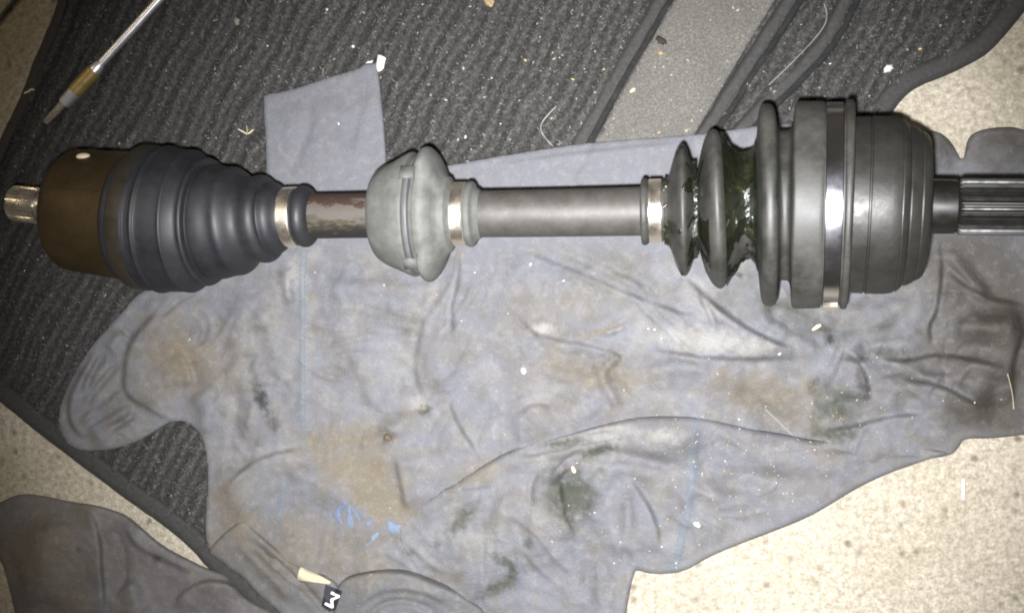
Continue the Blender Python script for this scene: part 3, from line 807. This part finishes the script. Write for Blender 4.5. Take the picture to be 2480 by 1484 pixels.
def loft(name, prof, axis, mat, parent, seg=96, radial=None, sharp=32, sub=True, caps=True):
    V, Fc = [], []
    n = len(prof)
    q = np.linspace(0, 2 * math.pi, seg, endpoint=False)
    for i, (u, r) in enumerate(prof):
        c, t, up, sd = axis.frame(u)
        rr = np.full(seg, r * unit_scale(c))
        if radial is not None: rr = radial(u, q, rr, i)
        V.append(c[None] + np.cos(q)[:, None] * up[None] * rr[:, None] + np.sin(q)[:, None] * sd[None] * rr[:, None])
    V = np.concatenate(V)
    idx = np.arange(n * seg).reshape(n, seg); nx = np.roll(idx, -1, 1)
    f = np.stack([idx[:-1], idx[1:], nx[1:], nx[:-1]], -1).reshape(-1, 4).tolist()
    if caps:
        f.append(list(range(seg))); f.append(list(range((n - 1) * seg, n * seg))[::-1])
    return mesh_obj(name, V, f, mat, parent, sharp=sharp)

def smooth_prof(prof, k=4):
    """rounded profile through the given points"""
    p = np.array(prof, float); out = []
    for i in range(len(p) - 1):
        p0 = p[max(i - 1, 0)]; p1 = p[i]; p2 = p[i + 1]; p3 = p[min(i + 2, len(p) - 1)]
        for j in range(k):
            t = j / k
            out.append(.5 * ((2 * p1) + (-p0 + p2) * t + (2 * p0 - 5 * p1 + 4 * p2 - p3) * t * t + (-p0 + 3 * p1 - 3 * p2 + p3) * t ** 3))
    out.append(p[-1])
    return [tuple(x) for x in out]

ZA = 0.0560
A_in = Axis([(-60, 481, .0500), (15, 489.5, .0500), (200, 511, .0502), (330, 525, .0503), (400, 532, .0504), (470, 537, .0506), (540, 538, .0512), (620, 532, .0525), (680, 527, .0535), (732, 524.5, .054), (830, 523, .0545), (900, 522, .055)])
A_sh = Axis([(600, 526, .0530), (732, 524.5, .0538), (1000, 520, .0552), (1300, 517, .0566), (1600, 511, .0580), (1700, 508, .0585)])
A_out = Axis([(1500, 514, .0576), (1600, 511.5, .0582), (1700, 508, .0587), (1800, 502, .0595), (1900, 498.5, .0610), (2050, 497.5, .0646), (2300, 500.5, .0710), (2640, 503, .0795)])
axle = thing('drive_axle', 'greasy car drive axle with rubber boots, lying across the shirt', 'axle', P(1300, 517, 0.0))

def wob(amp, k=3, ph=0.0):
    def f(u, q, rr, i):
        return rr * (1 + amp * np.sin(k * q + ph + u * .02) + amp * .6 * np.sin((k + 2) * q + 1.3 * ph + u * .05))
    return f
def gear(teeth, depth):
    def f(u, q, rr, i):
        s = np.sin(q * teeth)
        return rr * (1 - depth * sst(-.35, .35, -s))
    return f
# inner end
st = loft('inner_stub_shaft', [(30, 20), (33, 38), (38, 43), (94, 44), (101, 41)], A_in, M['steel'], axle, 30 * 8, gear(30, .09), sharp=25)
loft('stub_neck', [(97, 37), (108, 35), (172, 35)], A_in, M['steel'], st)
hs = loft('inner_joint_housing', [(168, 30), (170, 128), (172, 136), (176, 140), (184, 145.5), (190, 147), (210, 148.5), (280, 153), (322, 156)], A_in, M['housing'], axle, 120)
# cast parting line on the housing
pp = []
for u in np.linspace(196, 318, 12):
    c, t, up, sd = A_in.frame(u); r = (146 + (u - 190) * .075) * unit_scale(c)
    a = math.radians(-18)
    pp.append(c + (math.cos(a) * up + math.sin(a) * sd) * (r + .0001))
boot_i = [(318, 150), (326, 157), (338, 158), (341, 158), (343, 168), (347, 172), (360, 174), (382, 174), (385, 171), (390, 170), (399, 171), (402, 176), (406, 178.5), (410, 177), (414, 174), (436, 173), (462, 171),
          (466, 172.5), (470, 172), (474, 168), (482, 161), (492, 154), (499, 152), (504, 154), (508, 153.5), (511, 150), (512, 138), (514, 136), (524, 138), (540, 137), (556, 133), (566, 131.5), (576, 132), (584, 129), (592, 122), (602, 111), (612, 104.5), (622, 103.5),
          (634, 106), (644, 106), (652, 102), (657, 96), (658, 89), (662, 87.5), (672, 86), (680, 80), (686, 72), (690, 68), (694, 67), (724, 67), (727, 69), (732, 73.5), (742, 74), (750, 70), (757, 62), (761, 53)]
boot = loft('inner_boot', smooth_prof(boot_i, 3), A_in, M['boot'], axle, 120, wob(.004, 2, .7), sharp=50)
loft('boot_clamp', [(694, 67.5), (694, 71), (696, 72.5), (720, 72.5), (722, 71), (722, 67.5)], A_in, M['chrome'], axle, 96)
loft('boot_rim_band', [(345, 165), (347, 173.5), (350, 175), (372, 175.6), (378, 175.4), (380, 171)], A_in, m_simple('brown_rim_rubber', (.022, .017, .010), .5, var=.6, scale=90), boot, 120)
# bar
loft('shaft', [(740, 54), (820, 54), (905, 54.5), (940, 55)], A_sh, M['worn'], axle, 72)
loft('shaft', [(1090, 56), (1170, 56.5), (1350, 57.5), (1540, 59), (1580, 59.5), (1640, 59)], A_sh, M['shaft'], axle, 72)
# vibration damper
def damp(u, q, rr, i):
    n = np.array([vnoise(np.cos(q) * 2.2 + 5 + u * .015, np.sin(q) * 2.2 + 5)])[0]
    qq = (q - .12 + math.pi) % (2 * math.pi) - math.pi
    flat = 1 - .20 * sst(1024, 1034, u) * (1 - sst(1070, 1092, u)) * (1 - sst(.55, 1.0, np.abs(qq))) + .02 * sst(1024, 1034, u) * np.exp(-((np.abs(qq) - 1.35) / .3) ** 2)
    return rr * (1 + (n - .5) * .035) * flat
dm = [(912, 54), (913, 88), (917, 100), (926, 110), (942, 121), (962, 131), (984, 142), (1000, 149), (1007, 150.5), (1010, 149), (1011, 139), (1014, 133), (1021, 132), (1025, 137), (1028, 149),
      (1034, 156), (1042, 159), (1050, 157), (1058, 150), (1066, 139), (1073, 124), (1079, 108), (1085, 96), (1090, 91), (1094, 89), (1096, 84), (1100, 76), (1104, 73), (1132, 73), (1135, 74), (1138, 78), (1146, 79), (1151, 76), (1156, 66), (1164, 60), (1168, 57)]
damper = loft('vibration_damper', smooth_prof(dm, 3), A_sh, M['damper'], axle, 128, damp, sharp=40)
loft('damper_groove_ring', [(1010, 130), (1012, 141.5), (1017, 143), (1021, 141), (1023, 130)], A_sh, m_simple('dark_groove_rubber', (.095, .095, .098), .45, var=.4), damper, 96)
loft('damper_clamp', [(1103, 72), (1103, 76), (1105, 77.5), (1131, 77.5), (1133, 76), (1133, 72)], A_sh, M['chrome'], axle, 96)
def tab(deg, u0, u1, w, h):
    """a moulded block bridging the damper's groove"""
    V = []
    for u, k in ((u0, .85), (u0, 1), (u1, 1), (u1, .85)):
        c, t, up, sd = A_sh.frame(u); s = unit_scale(c)
        for a in (-w, -w * .8, w * .8, w):
            q = math.radians(deg + a)
            r = (h if abs(a) < w else h - 5) * s * k
            V.append(c + (math.cos(q) * up + math.sin(q) * sd) * r)
    idx = np.arange(16).reshape(4, 4)
    f = np.stack([idx[:-1, :-1], idx[:-1, 1:], idx[1:, 1:], idx[1:, :-1]], -1).reshape(-1, 4)
    mesh_obj('damper_tab', V, f, M['damper'], damper, smooth=False)
tab(-36, 1003, 1034, 7, 158); tab(52, 1003, 1034, 7, 158); tab(176, 1003, 1034, 6.5, 157)
# outer boot
ob = [(1553, 60), (1554, 76), (1558, 81), (1566, 81), (1570, 78), (1573, 74), (1606, 73), (1612, 75), (1618, 78), (1624, 90), (1632, 116), (1640, 140), (1648, 153), (1655, 156), (1662, 151), (1670, 134), (1677, 114), (1683, 97), (1688, 90), (1692, 98),
      (1697, 120), (1704, 146), (1713, 169), (1723, 184), (1735, 191), (1746, 186), (1756, 172), (1768, 154), (1780, 139), (1790, 128), (1802, 121), (1814, 122), (1826, 130), (1834, 160), (1838, 205), (1842, 229), (1849, 239), (1858, 242), (1868, 241), (1876, 235), (1881, 220), (1884, 198), (1889, 182), (1900, 180),
      (1912, 184), (1918, 204), (1921, 236), (1925, 246), (1932, 249), (1960, 249), (1990, 248), (1993, 243), (1996, 241), (2036, 241), (2040, 243), (2042, 250), (2050, 252), (2056, 251), (2060, 246), (2061, 225), (2063, 210)]
def obw(u, q, rr, i):
    k = 1.0 if u < 1895 else .12
    return rr * (1 + k * (.010 * np.sin(2 * q + u * .013) + .008 * np.sin(3 * q + u * .03 + 1)))
outer = loft('outer_boot', smooth_prof(ob, 3), A_out, M['oboot'], axle, 128, obw, sharp=50, caps=False)
loft('boot_clamp', [(1572, 72), (1572, 76.5), (1574, 78), (1602, 78), (1604, 76.5), (1604, 72)], A_out, M['chrome'], axle, 96)
big = loft('boot_clamp', [(1996, 239), (1996, 244), (1998, 245.5), (2034, 245.5), (2036, 244), (2036, 239)], A_out, M['band'], axle, 160)
# the clamp's crimped ear, low on the near side
V = []
for u in (1999, 2033):
    c, t, up, sd = A_out.frame(u); s = unit_scale(c)
    for a, r in ((72, 243), (74, 254), (77, 259), (80, 254), (82, 243)):
        q = math.radians(a); V.append(c + (math.cos(q) * up + math.sin(q) * sd) * r * s)
mesh_obj('clamp_ear', V, [(i, i + 1, i + 6, i + 5) for i in range(4)] + [(0, 1, 2, 3, 4), (9, 8, 7, 6, 5)], M['chrome'], big, smooth=False)
# outer joint
jp = [(2050, 200), (2056, 211), (2076, 212), (2098, 213), (2100, 210), (2103, 210), (2105, 213.5), (2150, 213.5), (2165, 212), (2177, 209), (2179, 206), (2182, 206), (2184, 207), (2192, 203), (2200, 196), (2202, 192), (2205, 192), (2208, 193.5), (2220, 190), (2232, 184), (2234, 181), (2238, 181), (2250, 176), (2258, 170), (2262, 163), (2264, 150), (2264, 60)]
jp = [(u if u < 2150 else 2150 + (u - 2150) * .84, q) for u, q in jp]
loft('outer_joint_housing', jp, A_out, M['joint'], axle, 128, None, sharp=24)
so = loft('outer_stub_shaft', [(2318, 60), (2323, 66), (2329, 68.5), (2640, 68.5)], A_out, M['black'], axle, 28 * 8, gear(28, .11), sharp=25)
loft('stub_neck', [(2235, 66), (2290, 66), (2314, 65), (2320, 60), (2326, 58)], A_out, M['black'], so, 96)
# grease: lumpy shells that break through where it clings
def grease(name, prof, amp, thr, sc, seed, seg=160, lump=None):
    def f(u, q, rr, i):
        n = fbm(np.cos(q) * sc + seed + u * .02 * 1.0, np.sin(q) * sc + seed * 1.7 + u * .028, 4)
        s = unit_scale(A_out.at(u))
        k = vnoise(np.cos(q) * sc * 6 + u * .2 + 50, np.sin(q) * sc * 6 + u * .23 + 50)
        edge = 1.0
        return rr + (n - thr) * amp * s + (k - .5) * 2.6 * s * (n > thr)
    return loft(name, prof, A_out, M['grease'], outer, seg, f, sharp=80, caps=False)
grease('grease', [(u, np.interp(u, [p[0] for p in ob[22:36]], [p[1] for p in ob[22:36]])) for u in np.arange(1752, 1833, 2.5)], 32, .36, 4.0, 11)
grease('grease', [(u, np.interp(u, [p[0] for p in ob[7:17]], [p[1] for p in ob[7:17]])) for u in np.arange(1608, 1690, 2.5)], 30, .57, 3.6, 31)
grease('grease', [(u, np.interp(u, [p[0] for p in ob[13:24]], [p[1] for p in ob[13:24]])) for u in np.arange(1664, 1716, 2.5)], 30, .56, 3.6, 77)
# moulding line of the housing
tube('parting_line', pp, .0004, M['housing'], hs, 5)

# ------------------------------------------------------------------ the chrome rod
def rod_axis(pts): return Axis(pts)
class Line:
    """axis through two photo points, parameter 0..1"""
    def __init__(s, a, b, za, zb): s.a = np.array(P(*a, za)); s.b = np.array(P(*b, zb))
    def at(s, u): return s.a + (s.b - s.a) * u
    def frame(s, u):
        t = s.b - s.a; t = t / np.linalg.norm(t); up = np.array([0, 0, 1.0]); up = up - t * up.dot(t); up /= np.linalg.norm(up)
        return s.at(u), t, up, np.cross(t, up)
rl = Line((112, 298), (247, 152), .0105, .0112)
rod = thing('metal_rod', 'thin chrome rod with amber sleeve, lying on the mat at upper left', 'rod', P(247, 152, MATZ))
loft('tip', [(0, 8), (.02, 10.5), (.30, 12), (.33, 13)], rl, M['steel'], rod, 32)
sl = loft('sleeve', [(.32, 13), (.34, 15.5), (.62, 17), (.64, 17)], rl, M['chrome2'], rod, 40)
loft('amber_band', [(.52, 17.2), (.53, 18.6), (.86, 18.6), (.87, 17.2)], rl, M['amber'], rod, 40)
loft('collar', [(.63, 17), (.90, 15), (.96, 12.5), (1.0, 8)], rl, M['chrome2'], sl, 40)
rl2 = Line((247, 152), (520, -148), .0112, .0125)
loft('thin_rod', [(-.004, 8), (.0, 10), (1, 10)], rl2, M['chrome2'], rod, 32)

# ------------------------------------------------------------------ crumbs and flecks
def flake(name, u, v, ru, rv, ang, mat, label, cat, h=.0012, seed=0, z=None, rough=.25, group=None, n=14):
    """a small irregular crumb, domed, resting on what is below it"""
    r = random.Random(seed)
    z0 = (float(top_z([u], [v])[0]) if z is None else z) + .0001
    a = math.radians(ang); V, Fc = [], []
    rad = [1 + r.uniform(-rough, rough) for _ in range(n)]
    for ring, (k, zz) in enumerate(((1, 0), (.92, .55), (.5, 1.0))):
        for i in range(n):
            q = 2 * math.pi * i / n
            x = math.cos(q) * ru * k * rad[i]; y = math.sin(q) * rv * k * rad[i]
            uu = u + x * math.cos(a) - y * math.sin(a); vv = v + x * math.sin(a) + y * math.cos(a)
            V.append(tuple(P(uu, vv, z0 + h * zz * r.uniform(.8, 1.15))))
    for g in range(2):
        for i in range(n):
            Fc.append((g * n + i, (g + 1) * n + i, (g + 1) * n + (i + 1) % n, g * n + (i + 1) % n))
    Fc.append(tuple(range(2 * n, 3 * n))[::-1]); Fc.append(tuple(range(n)))
    return tag(mesh_obj(name, V, Fc, mat, None, sharp=45), label, cat, group)

flake('paint_chip', 921, 153, 12, 22, 8, M['chip'], 'largest white flake, at the tip of the cloth flap', 'flake', .0022, 3, rough=.22, n=11)
flake('paint_chip', 896, 152, 14, 4, -22, M['chip'], 'thin white sliver on the flap edge left of the largest flake', 'flake', .0010, 5)
flake('paint_chip', 2150, 167, 14, 10, -25, M['chip'], 'white chip on the carpet at upper right', 'flake', .0026, 8)
flake('paint_chip', 855, 113, 5, 4, 30, M['chip'], 'tiny white fleck on the carpet above the cloth flap', 'flake', .0012, 9)
flake('white_pellet', 1268, 898, 7, 9, -20, M['chip'], 'small bright white pellet in the middle of the shirt', 'pellet', .0026, 2, rough=.05)
flake('pale_pellet', 1688, 1270, 9, 7, 20, M['chip'], 'pale grey crumb beside the lower right shirt seam', 'crumb', .0018, 12)
flake('straw_grain', 1981, 790, 17, 5.5, -32, M['grain'], 'pale grain lying on the shirt below the big joint', 'grain', .0020, 4, rough=.12)
flake('straw_grain', 1389, 1137, 5, 10, -22, M['grain'], 'small pale grain on the green oil stain', 'grain', .0014, 6, rough=.12)
flake('straw_grain', 1532, 219, 9, 5, -35, M['grain'], 'straw grain on the rubber heel pad', 'grain', .0014, 16, rough=.15)
flake('leaf_scrap', 1190, 8, 22, 12, 15, M['tan'], 'tan leaf scrap at the top edge of the photo', 'leaf', .0016, 13, rough=.3)
flake('leaf_scrap', 576, 53, 9, 11, -40, m_simple('grey_leaf', (.17, .16, .13), .8), 'grey leaf scrap on the carpet right of the chrome rod', 'leaf', .0012, 14)
flake('leaf_scrap', 1602, 99, 14, 9, 30, m_simple('dark_leaf', (.02, .018, .015), .8), 'dark crumb beside the groove on the heel pad', 'crumb', .0018, 15)
flake('leaf_scrap', 1600, 129, 7, 6, 20, M['tan'], 'tan fleck under the dark crumb on the heel pad', 'fleck', .0012, 18)
flake('bark_bit', 938, 1058, 11, 9, 10, m_simple('bark', (.09, .065, .04), .9), 'brown crumb on the rusty stain of the shirt', 'crumb', .0022, 19)
# pale seed on the brown housing, standing on its curved top
c, t, up, sd = A_in.frame(236)
sgn = math.radians(-57)
rr_ = 151.5 * unit_scale(c)
nrm = math.cos(sgn) * up + math.sin(sgn) * sd
ctr = c + nrm * rr_
tan2 = np.cross(nrm, t)
V, Fc = [], []
for k, hh in ((1, -.0004), (.85, .0006), (.4, .0011)):
    for i in range(14):
        q = 2 * math.pi * i / 14
        a1 = math.cos(q) * .0034 * k; a2 = math.sin(q) * .0021 * k
        V.append(ctr + (t * math.cos(.3) + tan2 * math.sin(.3)) * a1 + (tan2 * math.cos(.3) - t * math.sin(.3)) * a2 + nrm * hh)
for g in range(2):
    for i in range(14): Fc.append((g * 14 + i, g * 14 + (i + 1) % 14, (g + 1) * 14 + (i + 1) % 14, (g + 1) * 14 + i))
Fc.append(tuple(range(28, 42)))
tag(mesh_obj('seed_husk', V, Fc, M['grain'], None), 'oval pale seed husk stuck on the brown joint housing', 'seed')

def strand(name, pts, rad, mat, label, cat, lift=.0006, taper=False, arch=0.0):
    p = chaikin(pts, 3, False)
    z = top_z(p[:, 0], p[:, 1])
    k = np.ones(7) / 7; zz = np.convolve(np.pad(z, 3, 'edge'), k, 'valid')
    zz = np.maximum(zz, z) + lift + arch * np.sin(np.linspace(0, math.pi, len(p)))
    return tag(tube(name, unproj(p[:, 0], p[:, 1], zz), rad, mat, None, 6, taper), label, cat)
strand('white_sliver', [(2333, 1158), (2333, 1184), (2332, 1208)], .0007, M['chip'], 'straight white sliver on the concrete at right', 'sliver', .0005)
strand('thread', [(1347, 258), (1325, 280), (1310, 300), (1309, 318), (1325, 340), (1343, 358)], .00035, M['thread'], 'curved white thread on the carpet above the shaft', 'thread', .0008)
strand('thread', [(1996, 10), (2004, 35), (1998, 65), (1950, 120), (1900, 170), (1862, 206)], .00022, M['thread'], 'long fine hair beside the rubber ridges at upper right', 'thread', .0012)
strand('thread', [(1852, 990), (1880, 1015), (1905, 1040), (1935, 1066)], .00025, M['thread'], 'fine pale hair on the shirt left of the green stain', 'thread', .0006)
strand('thread', [(2440, 905), (2452, 950), (2455, 990)], .0002, M['grain'], 'short fine straw hair at the shirt right edge', 'thread', .0006)
strand('straw', [(60, 226), (70, 222), (76, 216), (82, 218)], .0006, M['grain'], 'short bent straw on the left edge of the mat', 'straw', .0006)
tw = thing('twig', 'small orange three-armed twig on the carpet left of the flap', 'twig', P(598, 322, MATZ))
for pts, m_ in (([(597, 304), (599, 316), (598, 325)], M['tan']), ([(577, 313), (588, 319), (598, 325)], M['grain']), ([(614, 314), (606, 321), (598, 325)], M['grain'])):
    p = np.array(pts); z = top_z(p[:, 0], p[:, 1]).max() + .0008
    tube('twig_arm', unproj(p[:, 0], p[:, 1], np.full(3, z)), .00042, m_, tw, 5, True)

# carpet pile: short fibres standing out of the ribs
N = 120000
u = rng.uniform(-120, 2500, N); v = rng.uniform(-40, 1500, N)
s, _, _ = poly_sdf(MATP, u, v)
k = s > 8
for pp_, mg in ((S1P, 6), (PADP, -6), (chaikin(RAG, 2), 6)):
    q, _, _ = poly_sdf(pp_, u, v); k &= q < mg
for st_ in STRIPS:
    d, _, _ = line_dist(chaikin(st_, 2, False), u, v); k &= d > 15 + rng.uniform(0, 9, N)
k &= (s > 46) | (rng.random(N) < .12)
k &= rng.random(N) < .15 + .95 * sst(.15, .75, rib_height(u, v))
u, v = u[k], v[k]; n = len(u)
z0 = mat_z(u, v, s[k])
p0 = unproj(u, v, z0 - .0003)
ang = rng.uniform(0, 2 * math.pi, n); L = rng.uniform(.0008, .0027, n); tilt = rng.uniform(.15, 1.0, n)
dx = np.stack([np.cos(ang) * L, np.sin(ang) * L, L * tilt * .6], 1)
sdv = np.stack([-np.sin(ang), np.cos(ang), np.zeros(n)], 1) * rng.uniform(.00010, .00024, n)[:, None]
V = np.stack([p0 - sdv, p0 + sdv, p0 + dx * .6 + sdv * .8, p0 + dx + np.array([0, 0, -.0002])], 1).reshape(-1, 3)
idx = np.arange(n * 4).reshape(n, 4)
rc = rng.random(n)
colr = np.where(rc[:, None] < .62, np.array([.042, .041, .040]) * rng.uniform(.5, 1.6, n)[:, None],
       np.where(rc[:, None] < .955, np.array([.095, .091, .084]) * rng.uniform(.6, 1.4, n)[:, None],
                np.array([.17, .155, .125]) * rng.uniform(.6, 1.4, n)[:, None]))
pile = mesh_obj('carpet_pile', V, idx, M['pile'], mat, np.repeat(colr, 4, 0), smooth=False)
pile['kind'] = 'stuff'

# dry lint and grit strewn over mat, shirt and concrete
def lint(name, label, n, region, size, cols, parent=None):
    u = rng.uniform(region[0], region[2], n); v = rng.uniform(region[1], region[3], n)
    return u, v
def strew(name, label, u, v, size, pal, wts):
    n = len(u)
    z = top_z(u, v) + .0002
    p = unproj(u, v, z)
    a = rng.uniform(0, 2 * math.pi, n); L = rng.uniform(size[0], size[1], n); W = L * rng.uniform(.2, .7, n)
    e1 = np.stack([np.cos(a), np.sin(a), rng.uniform(-.2, .5, n)], 1) * L[:, None]
    e2 = np.stack([-np.sin(a), np.cos(a), np.zeros(n)], 1) * W[:, None]
    up = np.array([0, 0, 1.0]) * (W * .7)[:, None]
    V = np.stack([p - e1 * .5, p + e2 * .5, p + e1 * .5, p - e2 * .5, p + up], 1).reshape(-1, 3)
    b = np.arange(n)[:, None] * 5
    Fq = np.concatenate([b + np.array([[0, 3, 4]]), b + np.array([[3, 2, 4]]), b + np.array([[2, 1, 4]]), b + np.array([[1, 0, 4]])])
    ci = rng.choice(len(pal), n, p=wts); c = np.array(pal)[ci] * rng.uniform(.7, 1.2, n)[:, None]
    o = mesh_obj(name, V, Fq, M['lintm'], None, np.repeat(c, 5, 0), smooth=False)
    return tag(o, label, name.replace('_', ' '), kind='stuff')
u = rng.uniform(0, 2480, 5200); v = rng.uniform(0, 1484, 5200)
s, _, _ = poly_sdf(MATP, u, v); k = s > 6
for pp_ in (S1P, chaikin(RAG, 2)):
    q, _, _ = poly_sdf(pp_, u, v); k &= q < 0
k &= rng.random(len(u)) < .25 + sst(.3, .8, rib_height(u, v))
k &= rng.random(len(u)) < (.30 + .9 * np.exp(-((u - 1250) / 500) ** 2)) * (s > 46) + .12
strew('lint', 'specks of dry lint and grass strewn over the black carpet', u[k], v[k], (.0006, .0024), [(.26, .23, .17), (.17, .155, .125), (.36, .25, .12), (.50, .48, .44), (.12, .11, .09)], [.25, .40, .06, .03, .26])
u = np.concatenate([rng.normal(1780, 190, 130), rng.normal(1560, 160, 70), rng.normal(2000, 160, 70), rng.uniform(700, 2400, 60)])
v = np.concatenate([rng.normal(1130, 70, 130), rng.normal(1300, 80, 70), rng.normal(960, 60, 70), rng.uniform(600, 1400, 60)])
s, _, _ = poly_sdf(S1P, u, v); k = s > 8
strew('grit', 'tiny pale grains of sand scattered over the lower shirt', u[k], v[k], (.0004, .0015), [(.36, .31, .24), (.45, .43, .40), (.30, .19, .11), (.22, .19, .15)], [.3, .12, .25, .33])
u = np.array([459, 1365, 1570, 1585, 1602, 1888, 1940, 1285, 1212, 1420, 2235, 1150, 820, 930, 1395, 2010, 60, 1790]); v = np.array([822, 680, 796, 798, 819, 857, 60, 640, 300, 520, 1260, 660, 300, 690, 240, 155, 655, 1015])
strew('bright_specks', 'scattered tiny bright white specks on the shirt and mat', u, v, (.0010, .0018), [(.82, .82, .82)], [1.0])
